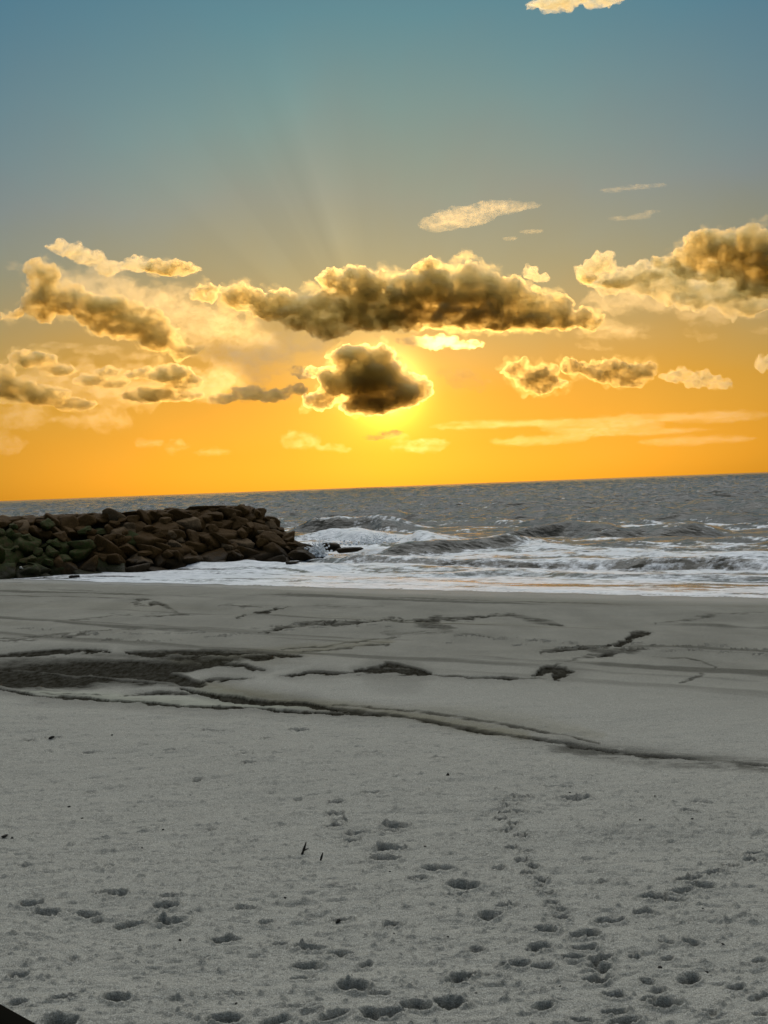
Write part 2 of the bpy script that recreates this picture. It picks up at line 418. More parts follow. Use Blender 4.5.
stroke(wet_shade, [(262, 631), (300, 625), (345, 623), (400, 617)], 2.0, .7, .5); stroke(wet_shade, [(130, 605), (150, 602), (185, 614)], 1.5, .5, .6)
stroke(wet_shade, [(50, 621), (90, 617), (130, 614)], 1.3, .5, .6); stroke(wet_shade, [(-20, 641), (60, 634), (150, 627)], 1.1, .5, .6); stroke(wet_shade, [(142, 617), (170, 614), (190, 613)], 1.5, .7, .5)
stroke(wet_shade, [(285, 650), (330, 644), (400, 635)], 1.5, .5, .7); stroke(wet_shade, [(300, 653), (340, 648), (384, 643)], 1.2, .55, .6)
stroke(wet_shade, [(230, 606), (300, 606), (384, 604)], 2.0, .3, .9); stroke(wet_shade, [(384, 633), (440, 632), (500, 640)], 2.5, .35, .8, tex=.4)
wet_shade = np.maximum(wet_shade, .36 * sstep(.015, .06, -Dn.ravel()))  # print hollows darkened in the colour to deepen their shade
# damp band near the swash and broken damp streaks over the lower beach
low = sstep(-44, -36, s)
band = fbm(tt * 0.035 + 0.15 * nw1, s * 0.55, oct=4, seed=71)
wet_shade = np.maximum(wet_shade, low * (0.22 + .12 * nw1))
wet_shade = np.maximum(wet_shade, low * 0.52 * sstep(0.05, 0.5, band))
wet_shade = np.maximum(wet_shade, 0.35 * sstep(-9 + 2.5 * nw1, -2.5, s))
green = np.maximum(green, low * .3)
green = np.maximum(green, low * 0.6 * sstep(0.05, 0.45, fbm(tt * .03, s * .2, oct=3, seed=77)))
wet_shade = np.maximum(wet_shade, sstep(-2.5, 1, s) * 0.8)
# specks of weed and grit
sp = fbm(x * 3.1, y * 1.6, oct=2, seed=83)
z -= 0.085 * sstep(0.45, 1.0, wet_shade) * sstep(-10, -16, s)

m_sand, t, out = material("beach sand")
geo = t.n("ShaderNodeNewGeometry"); P = geo.outputs["Position"]
n1 = t.noise(P, 1.1, 5, .6); n2 = t.noise(t.mapping(P, (1, .7, 1)), 38, 3, .7); n3 = t.noise(t.mapping(P, (1, .55, 1)), 85, 1, .5); n4 = t.noise(t.mapping(P, (1, 1.3, 1)), 9, 4, .65)
dry = t.mix(n1, (0.304, 0.298, 0.256), (0.390, 0.381, 0.328))
dry = t.mix(t.math('MULTIPLY', t.ramp(n2, [(.40, 0.0), (.62, 1.0)]), .5), dry, (0.215, 0.205, 0.180))
dry = t.mix(t.ramp(n3, [(.55, 0.0), (.72, .45)]), dry, (0.68, 0.67, 0.60))
dry = t.mix(t.ramp(n3, [(.28, .55), (.44, 0.0)]), dry, (0.085, 0.080, 0.068))
dry = t.mix(t.math('MULTIPLY', t.ramp(n4, [(.5, 0.0), (.75, 1.0)]), .35), dry, (0.20, 0.195, 0.17))
c = t.mix(t.math('MULTIPLY', t.attr("pale"), .4), dry, (0.45, 0.46, 0.37))
c = t.mix(t.math('MULTIPLY', t.attr("green"), .34), c, (0.185, 0.165, 0.092))
n5 = t.noise(t.mapping(P, (1, .35, 1)), 5.5, 6, .75)
wtex = t.math('MULTIPLY', t.ramp(t.attr("wet_shade"), [(0, 0), (.15, .14), (.5, .62), (.85, 1.0)]), t.ramp(n5, [(.38, 1.0), (.62, .88)]))
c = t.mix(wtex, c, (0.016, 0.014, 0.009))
rg = t.ramp(t.attr("wet_shade"), [(0.0, 1.0), (.5, .9), (1.0, .8)])
rg = t.math('MULTIPLY', rg, t.math('MULTIPLY_ADD', t.attr('damp'), -.45, 1.0))
bh = t.math('ADD', t.math('MULTIPLY', n2, .5), t.math('ADD', t.math('MULTIPLY', n3, .25), t.math('MULTIPLY', n4, 1.6)))
principled(t, out, c, rg, bh, 0.9, 0.022, spec=t.math('MULTIPLY', t.attr('damp'), .3))
sand = mesh_from("sand", np.stack([x, y, z], -1), grid_faces(*X.shape), m_sand, True, {"wet_shade": wet_shade, "green": green, "pale": pale, "damp": sstep(-11, -3, s + 2 * nw1)})
tag(sand, kind="structure")
def sand_height(gx, gy):
    j = np.argmin(np.abs(ys - gy)); i = np.argmin(np.abs(ts - gx / max(gy, 9.5)))
    return float(z.reshape(X.shape)[j, i])

# ------------------------------------------------------------------ sea
fine = np.arange(-0.37, 0.3701, 0.0015)
outer = np.concatenate([np.linspace(0.38, 0.8, 40), np.linspace(0.9, 4, 20)])
tsw = np.concatenate([-outer[::-1], fine, outer])
yw = [52.0]
while yw[-1] < 8200:
    d_ = yw[-1]
    yw.append(d_ + max(min(.34 * d_ * d_ / 8900.0, .9 if d_ < 420 else .9 + (d_ - 420) * .0042), .12))
yw = np.array(yw)
XW, YW = fan(yw, tsw, 1)
xs = XW.ravel(); yv = YW.ravel()
sw = shore_s(xs, yv); tw = shore_t(xs, yv)
QX, QY = project(np.stack([xs, yv, np.full_like(xs, SEA_Z)], -1))
rowgap = np.gradient(yw)[:, None] * np.ones_like(tsw)[None, :]; rowgap = rowgap.ravel()
hz = np.zeros_like(xs)
wr = np.random.default_rng(5)
surf = sstep(-2, 18, sw)
for k in range(26):                                 # wind sea and swell running in to the shore
    lam = float(np.exp(wr.uniform(math.log(2.2), math.log(38))))
    a = wr.normal(0, .35 if lam > 12 else .6)
    kd = -(ndir * math.cos(a) + tdir * math.sin(a))
    amp = 0.0078 * lam ** 0.92
    ph = 2 * math.pi / lam * (xs * kd[0] + yv * kd[1]) + wr.uniform(0, 6.28) + 1.3 * vnoise(tw / (lam * 2.5), sw / (lam * 4), seed=90 + k)
    hz += amp * (.5 - np.abs(np.sin(ph * .5))) * 1.6 * sstep(lam * .6, lam * .25, rowgap) * (surf if lam > 6 else 1) * (1 + 2.0 * sstep(60, 180, sw))
hz += 0.09 * fbm(tw * .5, sw * .9, oct=4, seed=111) * sstep(3, 1, rowgap) * (0.3 + .7 * surf)
foam = np.zeros_like(xs)
nf1 = fbm(tw * .10, sw * .25, oct=4, seed=121); nf2 = fbm(tw * .6, sw * 1.5, oct=4, seed=131)
nlow = fbm(tw * .035, sw * .06, oct=3, seed=141)
def breaker(pts, H, wf, wb, fo=0.0, face=0.0, rag=.25, zref=SEA_Z):
    """a wave whose crest runs over these points of the water plane: height, width of front and back, foam"""
    global hz, foam
    pts = np.array(pts, float)
    C = on_plane(pts[:, 0], pts[:, 1], zref)
    ct = shore_t(C[:, 0], C[:, 1]); cs = shore_s(C[:, 0], C[:, 1])
    o = np.argsort(ct); ct = ct[o]; cs = cs[o]
    L = ct[-1] - ct[0]
    end = sstep(ct[0] - .12 * L - 2, ct[0] + .16 * L, tw) * sstep(ct[-1] + .12 * L + 2, ct[-1] - .16 * L, tw)
    m = end > 0
    line = np.interp(tw[m], ct, cs) + 1.6 * vnoise(tw[m] / 9, tw[m] * 0, seed=int(pts[0, 0])) * rag * 4
    d = sw[m] - line                                      # positive on the sea side
    hh = H * end[m] * (1 + rag * fbm(tw[m] / 11, d / 9, oct=3, seed=151))
    prof = np.where(d < 0, np.exp(-(d / wf) ** 2), np.exp(-(d / wb) ** 2))
    hz[m] += hh * prof - 0.22 * hh * np.exp(-((d + 2.2 * wf) / (1.5 * wf)) ** 2)
    if fo:
        f = fo * end[m] * (sstep(-3.4 * wf, -1.2 * wf, d) * (1 - sstep(.2 * wb, .9 * wb, d)))
        f = f * sstep(-.75, .05, nf2[m] + .35)
        foam[m] = np.maximum(foam[m], f)
    if face:
        foam[m] *= 1 - face * end[m] * np.exp(-((d + .7 * wf) / (1.0 * wf)) ** 2)
# general foam of the surf zone
inner = sstep(-1, 3, sw) * (1 - sstep(48, 70, sw + 12 * nlow))
stre = fbm(tw * .11 + .5 * nf1, sw * .55 + .8 * nf1, oct=5, seed=161, gain=.6)
foam = np.maximum(foam, inner * np.clip(0.76 + 1.1 * stre, 0, 1))
mid = sstep(45, 60, sw) * (1 - sstep(120, 170, sw + 30 * nlow))
foam = np.maximum(foam, mid * sstep(0.05, .55, stre + .55 * nlow))
far_ = sstep(110, 140, sw) * sstep(900, 300, sw)
foam = np.maximum(foam, far_ * .55 * sstep(.38, .62, stre))
# the big breaker by the jetty end and the other crests
breaker([(296, 536), (345, 535), (405, 540), (440, 543)], 1.5, 2.2, 6, .9, 0, .45)
breaker([(405, 546), (450, 545), (520, 541)], 1.45, 2.4, 6, 0, .95, .35)
breaker([(500, 533), (560, 530), (605, 530)], 1.9, 2.3, 6, 0, .8, .4)
breaker([(605, 533), (650, 531), (695, 531)], 2.0, 2.3, 6, 0, .8, .4)
breaker([(300, 528), (360, 527), (400, 527)], 2.4, 2.6, 7, 0, .6)
breaker([(690, 504), (730, 503), (800, 502)], 2.0, 5, 9, 0, .8)
breaker([(560, 512), (640, 508), (700, 506)], .9, 6, 8, 0, .5)
breaker([(430, 512), (500, 510), (560, 507)], .9, 8, 8, 0, .4)
breaker([(270, 505), (330, 505), (400, 502)], .9, 8, 9, 0, .4)
breaker([(310, 557), (400, 559), (500, 560), (620, 561), (800, 564)], 1.0, .9, 3.5, .8, .55, .3)
breaker([(400, 572), (560, 574), (680, 577), (800, 580)], .5, .8, 3, .8, .5, .3)
breaker([(100, 577), (200, 578), (330, 580), (500, 585), (640, 591), (800, 598)], .42, .5, 1.8, .9, .55, .35)
dry_m = sstep(-3, 2, sw)
hz = hz * (0.12 + 0.88 * sstep(0, 25, sw)) + 0.0
# thin swash sheet slopes up over the sand at its edge
edge = 1.2 * nlow * 2 + .5 * nf1
zz = SEA_Z + hz + np.where(sw < 0, -0.09 * (-(sw) - 0 + edge), 0) * 1.0
foam = np.maximum(foam, .95 * sstep(-2.5, -.5, sw) * (1 - sstep(1.2, 2.6, sw + edge)))
foam = np.maximum(foam, .86 * sstep(-2, 0, sw) * (1 - sstep(8, 14, sw + 3 * nf1)) * sstep(-.5, .3, stre + .3))
m_sea, t, out = material("sea water")
geo = t.n("ShaderNodeNewGeometry"); P = geo.outputs["Position"]
rotz = math.atan2(tdir[1], tdir[0])
Pr = t.mapping(P, (1, 1, 1), (0, 0, -rotz))
w1 = t.noise(t.mapping(Pr, (.55, 1, 1)), .55, 6, .62); w2 = t.noise(t.mapping(Pr, (.6, 1, 1)), 2.6, 5, .6); w3 = t.noise(t.mapping(Pr, (.35, 1, 1)), .085, 5, .6)
hgt = t.math('ADD', t.math('MULTIPLY', w1, .55), t.math('ADD', t.math('MULTIPLY', w2, .13), t.math('MULTIPLY', w3, 2.6)))
p = principled(t, out, t.mix(w3, (0.030, 0.032, 0.026), (0.070, 0.060, 0.038)), .18, hgt, .8, 1.0, ior=1.333, spec=.28)
nzc = t.n("ShaderNodeTexNoise"); nzc.inputs["Scale"].default_value = .9; nzc.inputs["Detail"].default_value = 3
t.l(t.mapping(Pr, (.5, 1, 1)), nzc.inputs["Vector"])
sub = t.n("ShaderNodeVectorMath", operation='SUBTRACT'); t.l(nzc.outputs["Color"], sub.inputs[0]); sub.inputs[1].default_value = (.5, .5, .5)
mul = t.n("ShaderNodeVectorMath", operation='MULTIPLY'); mul0 = t.n("ShaderNodeVectorMath", operation='MULTIPLY'); t.l(sub.outputs[0], mul0.inputs[0]); mul0.inputs[1].default_value = (1.0, 1.0, 0)
t.l(mul0.outputs[0], mul.inputs[0]); cb = t.n("ShaderNodeCombineXYZ"); t.l(t.attr("chop"), cb.inputs[0]); t.l(t.attr("chop"), cb.inputs[1]); t.l(cb.outputs[0], mul.inputs[1])
t.l(t.math('MULTIPLY', t.attr('chop'), .8), p.inputs['Normal'].links[0].from_node.inputs['Strength'])
bnode = p.inputs["Normal"].links[0].from_node
adn = t.n("ShaderNodeVectorMath", operation='ADD'); t.l(bnode.outputs[0], adn.inputs[0]); t.l(mul.outputs[0], adn.inputs[1])
nrm = t.n("ShaderNodeVectorMath", operation='NORMALIZE'); t.l(adn.outputs[0], nrm.inputs[0]); t.l(nrm.outputs[0], p.inputs["Normal"])
fn = t.noise(t.mapping(Pr, (.55, 1, 1)), 1.6, 6, .68); fn2 = t.noise(t.mapping(Pr, (.3, 1, 1)), .5, 5, .6, 1.0)
ff = t.math('ADD', t.attr("foam"), t.math('ADD', t.math('MULTIPLY', t.math('SUBTRACT', fn, .5), 1.5), t.math('MULTIPLY', t.math('SUBTRACT', fn2, .5), 1.1)))
ff = t.ramp(ff, [(.38, 0.0), (.76, 1.0)])
ff = t.math('MULTIPLY', ff, t.ramp(t.attr("foam"), [(.04, 0.0), (.25, 1.0)]))
fb = t.n("ShaderNodeBsdfPrincipled"); fb.inputs["Roughness"].default_value = .34; fb.inputs["Specular IOR Level"].default_value = .75
t.l(t.mix(t.ramp(fn, [(.3, 0.0), (.62, 1.0)]), (0.40, 0.43, 0.46), (0.86, 0.88, 0.90)), fb.inputs["Base Color"])
bmp = t.n("ShaderNodeBump"); bmp.inputs["Strength"].default_value = .8; bmp.inputs["Distance"].default_value = .35
t.l(t.math('ADD', fn, fn2), bmp.inputs["Height"]); t.l(bmp.outputs[0], fb.inputs["Normal"])
mx = t.n("ShaderNodeMixShader"); t.l(ff, mx.inputs[0]); t.l(p.outputs[0], mx.inputs[1]); t.l(fb.outputs[0], mx.inputs[2])
t.l(mx.outputs[0], out.inputs["Surface"])
keep = None
sea = mesh_from("sea", np.stack([xs, yv, zz], -1), grid_faces(*XW.shape), m_sea, True, {"foam": foam, "chop": .5 + .5 * sstep(12, 50, sw)})
tag(sea, kind="structure")

# ------------------------------------------------------------------ jetty of boulders
b0 = on_plane(0.0, 577.0, -2.0)[:2]; b1 = on_plane(305.0, 556.0, SEA_Z)[:2]
ju = (b1 - b0) / np.linalg.norm(b1 - b0); jn = np.array([ju[1], -ju[0]])      # jn points to the camera side
if jn[1] > 0: jn = -jn
CREST, HALF, SLOPE = 3.25, 2.2, 1.30
BASEW = HALF + (CREST - SEA_Z) * SLOPE
j0 = b0 - jn * BASEW                                     # axis passes here at u = 0
def u_at(px, v):
    k = (px - 384) / F_PX; q = j0 + jn * v
    return float((k * q[1] - q[0]) / (ju[0] - k * ju[1]))
UC = u_at(250, HALF)                                     # end of the level crest
UT = u_at(316, BASEW * .75)                              # end of the base
def jetty_h(u, v):
    a = np.maximum(np.abs(v) - HALF, 0) / SLOPE
    e = np.maximum(u - UC, 0) * (CREST - SEA_Z) / (UT - UC)
    return CREST - np.maximum(a, e) - .30 * np.minimum(a, e)
def jw(u, v): return j0 + ju * u - jn * (-v)             # v > 0 towards the camera

def rock_mesh(rng, size, aspect, nplanes=15):
    bm = bmesh.new(); bmesh.ops.create_icosphere(bm, subdivisions=4, radius=1)
    V = np.array([v.co[:] for v in bm.verts]); Fc = np.array([[v.index for v in f.verts] for f in bm.faces]); bm.free()
    N = rng.normal(size=(nplanes, 3)); N /= np.linalg.norm(N, axis=1)[:, None]
    N = np.concatenate([N, [[0, 0, 1], [0, 0, -1]]]); h = rng.uniform(.52, 1.0, len(N)); h[-2] = rng.uniform(.6, .8)
    dts = V @ N.T
    rr_ = np.where(dts > .05, h[None, :] / np.maximum(dts, .05), 9)
    k = 34.0
    r = (np.sum(rr_ ** -k, axis=1)) ** (-1 / k)          # soft minimum: worn edges
    r = np.minimum(r, 1.25)
    o = rng.uniform(0, 50, 3)
    r = r * (1 + .10 * fbm(V[:, 0] * 3 + o[0], V[:, 1] * 3 + o[1], V[:, 2] * 3 + o[2], oct=4, seed=int(o[0] * 9), gain=.6))
    return V * r[:, None] * np.array(aspect) * size * .5, Fc

def rock_material(name, lo, hi, moss=0.0, rough=.75):
    m, t, out = material(name)
    oi = t.n("ShaderNodeObjectInfo"); tc = t.n("ShaderNodeTexCoord"); P = tc.outputs["Object"]
    geo = t.n("ShaderNodeNewGeometry")
    ad = t.n("ShaderNodeVectorMath", operation='ADD'); t.l(P, ad.inputs[0])
    sv = t.n("ShaderNodeVectorMath", operation='SCALE'); sv.inputs[0].default_value = (31, 17, 47); t.l(oi.outputs["Random"], sv.inputs["Scale"]); t.l(sv.outputs[0], ad.inputs[1])
    n1 = t.noise(ad.outputs[0], 1.4, 6, .65); n2 = t.noise(ad.outputs[0], 7, 5, .7)
    c = t.mix(n1, lo, hi)
    c = t.mix(t.math('MULTIPLY', oi.outputs["Random"], .32), c, tuple(v * .45 for v in lo))
    c = t.mix(t.ramp(n2, [(.5, 0.0), (.7, .6)]), c, tuple(v * 1.5 for v in hi))
    if moss:
        c = t.mix(t.math('MULTIPLY', t.ramp(t.noise(ad.outputs[0], 2.1, 5, .7), [(.38, 0.0), (.55, 1.0)]), moss), c, (0.026, 0.046, 0.008))
    # tide mark: dark wet weed below the high water line
    sp = t.n("ShaderNodeSeparateXYZ"); t.l(geo.outputs["Position"], sp.inputs[0])
    tide = t.ramp(t.math('ADD', t.math('MULTIPLY_ADD', sp.outputs[2], .25, .75), t.math('MULTIPLY', t.math('SUBTRACT', n1, .5), .5)), [(.30, 1.0), (.55, 0.0)])
    c = t.mix(t.math('MULTIPLY', tide, .7), c, (0.016, 0.013, 0.008))
    rg = t.ramp(tide, [(0, rough), (1, .5)])
    principled(t, out, c, rg, t.math('ADD', n1, t.math('MULTIPLY', n2, .35)), 1.0, .16, spec=.08)
    return m
m_rock = rock_material("brown boulder", (0.044, 0.024, 0.007), (0.090, 0.050, 0.016))
m_moss = rock_material("mossy boulder", (0.040, 0.030, 0.011), (0.08, 0.058, 0.024), .75)
m_pale = rock_material("pale boulder", (0.085, 0.055, 0.028), (0.17, 0.115, 0.062))
m_mound, t, out = material("dark rubble"); principled(t, out, (0.018, 0.012, 0.007), .9)

us = np.linspace(-30, UT + 1, 90); vs_ = np.linspace(-BASEW - 1, BASEW + 1, 40)
U, V = np.meshgrid(us, vs_, indexing='ij')
W = j0[None, None] + ju * U[..., None] + jn * V[..., None]
H = np.maximum(jetty_h(U, V) - .95 + .25 * fbm(U * .6, V * .6, oct=3, seed=7), SEA_Z - 1.5)
mound = mesh_from("rubble_mound", np.concatenate([W.reshape(-1, 2), H.reshape(-1, 1)], 1), grid_faces(*U.shape), m_mound)
tag(mound, kind="structure")

rk = np.random.default_rng(21)
rocks = []      # u, v, z, size, aspect
def add_row(v0, v1, n_u0, n_u1, step, smin, smax):
    u = n_u0
    while u < n_u1:
        sz = rk.uniform(smin, smax)
        v = rk.uniform(v0, v1)
        rocks.append((u + rk.uniform(-.25, .25), v, sz))
        u += sz * step * rk.uniform(.85, 1.1)
for k, vv in enumerate(np.arange(BASEW + .1, HALF - .5, -1.35)):
    add_row(vv - .35, vv + .35, -20 + (k % 2) * .8, UT + .6, .74, 1.5, 2.3 if vv < HALF + 2 else 3.3)
NCREST = len(rocks)
add_row(HALF - 1.3, HALF - .6, -20, UC + 1, .72, 1.9, 2.6)
add_row(-HALF * .5, -HALF * .1, -20, UC + 1, .8, 1.9, 2.6)
CRESTS = range(NCREST, len(rocks))
for vv in np.arange(-HALF - .6, -HALF - 3.4, -1.5):
    add_row(vv - .2, vv + .2, UC - 8, UT - .5, .95, 1.6, 2.4)
for k in range(95):
    rocks.append((rk.uniform(-16, UT), rk.uniform(HALF + 1.2, BASEW), -rk.uniform(.7, 1.3)))
ang_j0 = math.atan2(ju[1], ju[0])
JG = "boulders piled into the jetty"
def put_rock(u, v, sz, z=None, aspect=None, mat=None, label=None, rot=None, sink=.26, name="boulder"):
    asp = aspect or (rk.uniform(.95, 1.55), rk.uniform(.8, 1.2), rk.uniform(.6, 1.0))
    Vv, Fc = rock_mesh(rk, sz, asp, int(rk.integers(7, 13)))
    p2 = j0 + ju * u + jn * v
    zz_ = (float(jetty_h(np.array(u), np.array(v))) - sink * sz) if z is None else z
    if rot is None:
        slope_tilt = math.atan(1 / SLOPE) * (1 if v > HALF else 0) * rk.uniform(.1, .9)
        rot = Matrix.Rotation(math.atan2(ju[1], ju[0]), 3, 'Z') @ Matrix.Rotation(slope_tilt + rk.normal(0, .3), 3, 'X') @ Matrix.Rotation(rk.normal(0, .34), 3, 'Y') @ Matrix.Rotation(rk.uniform(0, 6.28) if rk.random() < .5 else rk.normal(0, .4), 3, 'Z')
    o = mesh_from(name, Vv, Fc, mat, True)
    o.matrix_world = Matrix.Translation((p2[0], p2[1], zz_)) @ rot.to_4x4()
    qx, qy = project(np.array([p2[0], p2[1], zz_]))
    return o, float(qx), float(qy)
for ri, (u, v, sz) in enumerate(rocks):
    e = float(jetty_h(np.array(u), np.array(v)))
    if e < SEA_Z - .6: continue
    p2 = j0 + ju * u + jn * v
    qx, qy = project(np.array([p2[0], p2[1], e]))
    if qx < -25: continue
    mossy = rk.random() < (sstep(150, 30, qx) * sstep(520, 550, qy) * 1.1)
    pale = (not mossy) and rk.random() < .10
    rt_ = None; asp_ = None
    if ri in CRESTS:
        rt_ = Matrix.Rotation(ang_j0 + rk.normal(0, .3), 3, 'Z') @ Matrix.Rotation(rk.normal(0, .07), 3, 'X') @ Matrix.Rotation(rk.normal(0, .07), 3, 'Y'); asp_ = (rk.uniform(1.2, 1.7), 1.0, .6)
    o, qx, qy = put_rock(u, v, abs(sz), rot=rt_, aspect=asp_, sink=(.22 if asp_ else .26) if sz > 0 else -.28, mat=m_moss if mossy else (m_pale if pale else m_rock))
    hy = 500 - 29 * qx / 768
    rel = (qy - hy)
    zone = "top row of the jetty, against the sea" if rel < 22 else ("middle of the jetty face" if rel < 50 else "foot of the jetty")
    third = "left end" if qx < 95 else ("middle stretch" if qx < 200 else "seaward end")
    if mossy: lab = f"green mossy boulder on the {zone}, {third}"
    elif pale: lab = f"paler brown boulder on the {zone}, {third}"
    else: lab = f"dark brown boulder on the {zone}, {third}"
    tag(o, lab, "boulder", JG)

# special rocks of the jetty end, and rocks in the wash
def put_at(px, py, zc, sz, asp, mat, label, rotz=0.0, tilt=(0, 0), name="boulder", ydist=None):
    if ydist is None: p3 = on_plane(px, py, zc)
    else: p3 = ray(px, py) * ydist + np.array([0, 0, CAM_Z])
    Vv, Fc = rock_mesh(rk, sz, asp, 12)
    o = mesh_from(name, Vv, Fc, mat, True)
    o.matrix_world = Matrix.Translation(Vector(p3)) @ Matrix.Rotation(rotz, 4, 'Z') @ Matrix.Rotation(tilt[0], 4, 'X') @ Matrix.Rotation(tilt[1], 4, 'Y')
    return tag(o, label, "boulder", JG)
def jy(px, v):
    """depth of the jetty's long line v in the direction of a pixel column"""
    for u in np.linspace(-20, UT + 6, 800):
        p2 = j0 + ju * u + jn * v
        if p2[0] / p2[1] >= (px - 384) / F_PX: return float(p2[1])
    return float(p2[1])
ang_j = math.atan2(ju[1], ju[0])
put_at(232, 511, 0, 3.4, (1.5, .9, .55), m_rock, "long flat topped slab capping the jetty where its level crest ends", ang_j, (.0, .05), ydist=jy(232, 1.2))
put_at(205, 511, 0, 3.0, (1.5, .9, .5), m_rock, "flat slab on the jetty crest just left of the last capping slab", ang_j, (0, .02), ydist=jy(205, 1.2))
put_at(268, 531, 0, 3.2, (1.0, .9, 1.05), m_rock, "tall tilted boulder standing out where the jetty steps down to the sea", ang_j + .6, (.1, .5), ydist=jy(268, 1.0))
put_at(252, 520, 0, 2.6, (1.5, .9, .7), m_rock, "slanting boulder just below the end of the jetty crest", ang_j, (.1, .45), ydist=jy(252, 1.5))
put_at(288, 546, 0, 2.8, (1.3, 1, .8), m_rock, "rounded boulder behind the last rock of the jetty end", ang_j, (.1, .35), ydist=jy(288, 2.5))
put_at(304, 549, 0, 1.9, (1.3, .9, .9), m_rock, "last boulder of the jetty end, with spray breaking on it", ang_j, (.1, .2), ydist=jy(304, 3.0))
put_at(165, 549, 0, 2.4, (1.5, .9, .6), m_pale, "boulder with a pale flat upper face low on the jetty's middle stretch", ang_j, (.5, .05), ydist=jy(165, 6.5))
put_at(121, 535, 0, 2.6, (1.3, .9, .7), m_pale, "pinkish pale slanted boulder halfway up the jetty face", ang_j, (.6, .15), ydist=jy(121, 4.6))
put_at(328, 547, SEA_Z + .35, 1.6, (1.5, .9, .75), m_rock, "low dark rock awash just beyond the jetty end", .3, (.1, .1), "rock")["group"] = "rocks in the wash off the jetty end"
put_at(350, 550, SEA_Z + .15, 1.5, (1.7, .9, .5), m_rock, "farthest low rock awash to the right of the jetty end", .1, (.1, .0), "rock")["group"] = "rocks in the wash off the jetty end"
put_at(313, 553, SEA_Z + .3, 2.0, (1.5, 1, .7), m_rock, "lowest boulder at the very tip of the jetty, half under the spray", .2, (.1, .2))
put_at(301, 556, SEA_Z + .2, 2.2, (1.4, 1, .7), m_rock, "low boulder just left of the one at the very tip of the jetty", .5, (.1, .15))
o = put_at(292, 563, SEA_Z + .02, 1.0, (1.7, .9, .5), m_rock, "small flat rock showing through the foam in front of the jetty end", .2, (0, 0), "rock"); o["group"] = "rocks in the wash off the jetty end"
for o in list(bpy.data.objects):
    if o.get("group") == "rocks in the wash off the jetty end": o["category"] = "rock"
p3 = on_beach(np.array([76.0]), np.array([579.0]))[0]
o = put_at(76, 578, 0, .75, (1.4, .9, .9), m_mound, "small black rock alone on the sand at the foot of the jetty", .2, (0, 0), "rock", ydist=float(p3[1])); o["category"] = "rock"; del o["group"]

# spray thrown up at the jetty end
m_spray, t, out = material("white spray"); principled(t, out, (.85, .87, .88), .5)
def spray(px, py, z0, w, h, n, label, seed):
    rg = np.random.default_rng(seed); c = on_plane(px, py, z0)
    bm = bmesh.new(); bmesh.ops.create_icosphere(bm, subdivisions=1, radius=1)
    V0 = np.array([v.co[:] for v in bm.verts]); F0 = np.array([[v.index for v in f.verts] for f in bm.faces]); bm.free()
    vs, fs = [], []
    for k in range(n):
        a = rg.random() ** .8; hh = rg.random() ** 1.7
        off = np.array([rg.normal(0, .32) * w * (1 - .35 * hh) + .25 * w * hh, rg.normal(0, .25) * w, h * hh * (1 - .4 * a)])
        r = .17 * (1 - .75 * hh) * rg.uniform(.35, 1.2)
        vs.append(V0 * r * np.array([1.2, 1, .9]) + off); fs.append(F0 + k * len(V0))
    o = mesh_from("spray", np.concatenate(vs), np.concatenate(fs), m_spray)
    o.location = Vector(c)
    return tag(o, label, "spray", "spray thrown up round the jetty end", "stuff")
spray(316, 556, SEA_Z, 1.9, 2.3, 520, "white spray bursting against the last boulder of the jetty end", 2)
spray(368, 543, SEA_Z + .3, 6.0, 1.5, 320, "white spray along the crest of the breaking wave", 3)

# pale litter on the mossy rocks
m_lit, t, out = material("bleached wood"); tcn = t.n("ShaderNodeTexCoord")
principled(t, out, t.mix(t.noise(t.mapping(tcn.outputs["Object"], (2, 20, 20)), 3, 4), (.38, .35, .30), (.66, .63, .57)), .8)
m_dark, t, out = material("dark driftwood"); tcn = t.n("ShaderNodeTexCoord")
principled(t, out, t.mix(t.noise(t.mapping(tcn.outputs["Object"], (14, 14, 2)), 4, 4), (.008, .007, .005), (.030, .025, .018)), .8)
def stick_mesh(rng, length, r, bend=.12, n=9, k=9, fork=False):
    vs, fs = [], []
    def limb(p0, d, L, r0, r1):
        b0_ = len(vs); d = d / np.linalg.norm(d)
        a = np.cross(d, [.3, .9, .2]); a /= np.linalg.norm(a); b = np.cross(d, a); o = rng.uniform(0, 9)
        for i in range(n):
            u = i / (n - 1); c = p0 + d * L * u + a * bend * L * math.sin(u * 2.2 + o) * u + b * bend * .5 * L * math.sin(u * 4 + o) * u
            rr_ = (r0 + (r1 - r0) * u) * (1 + .18 * math.sin(u * 17 + o)) * (.55 if i in (0, n - 1) else 1)
            for j in range(k):
                th = 2 * math.pi * j / k; q = rr_ * (1 + .16 * math.sin(3 * th + o + u * 3))
                vs.append(c + a * q * math.cos(th) + b * q * math.sin(th))
        for i in range(n - 1):
            for j in range(k):
                fs.append((b0_ + i * k + j, b0_ + i * k + (j + 1) % k, b0_ + (i + 1) * k + (j + 1) % k, b0_ + (i + 1) * k + j))
        for e, base in ((0, b0_), (1, b0_ + (n - 1) * k)):
            c = np.mean(vs[base:base + k], axis=0); ci = len(vs); vs.append(c)
            for j in range(k):
                a_, b_ = base + j, base + (j + 1) % k
                fs.append((ci, b_, a_, a_) if e == 0 else (ci, a_, b_, b_))
        return p0 + d * L * .45
    m_ = limb(np.zeros(3), np.array([0, 0, 1.0]), length, r, r * .55)
    if fork: limb(m_, np.array([.7, .2, .8]), length * .35, r * .55, r * .25)
    return np.array(vs), fs
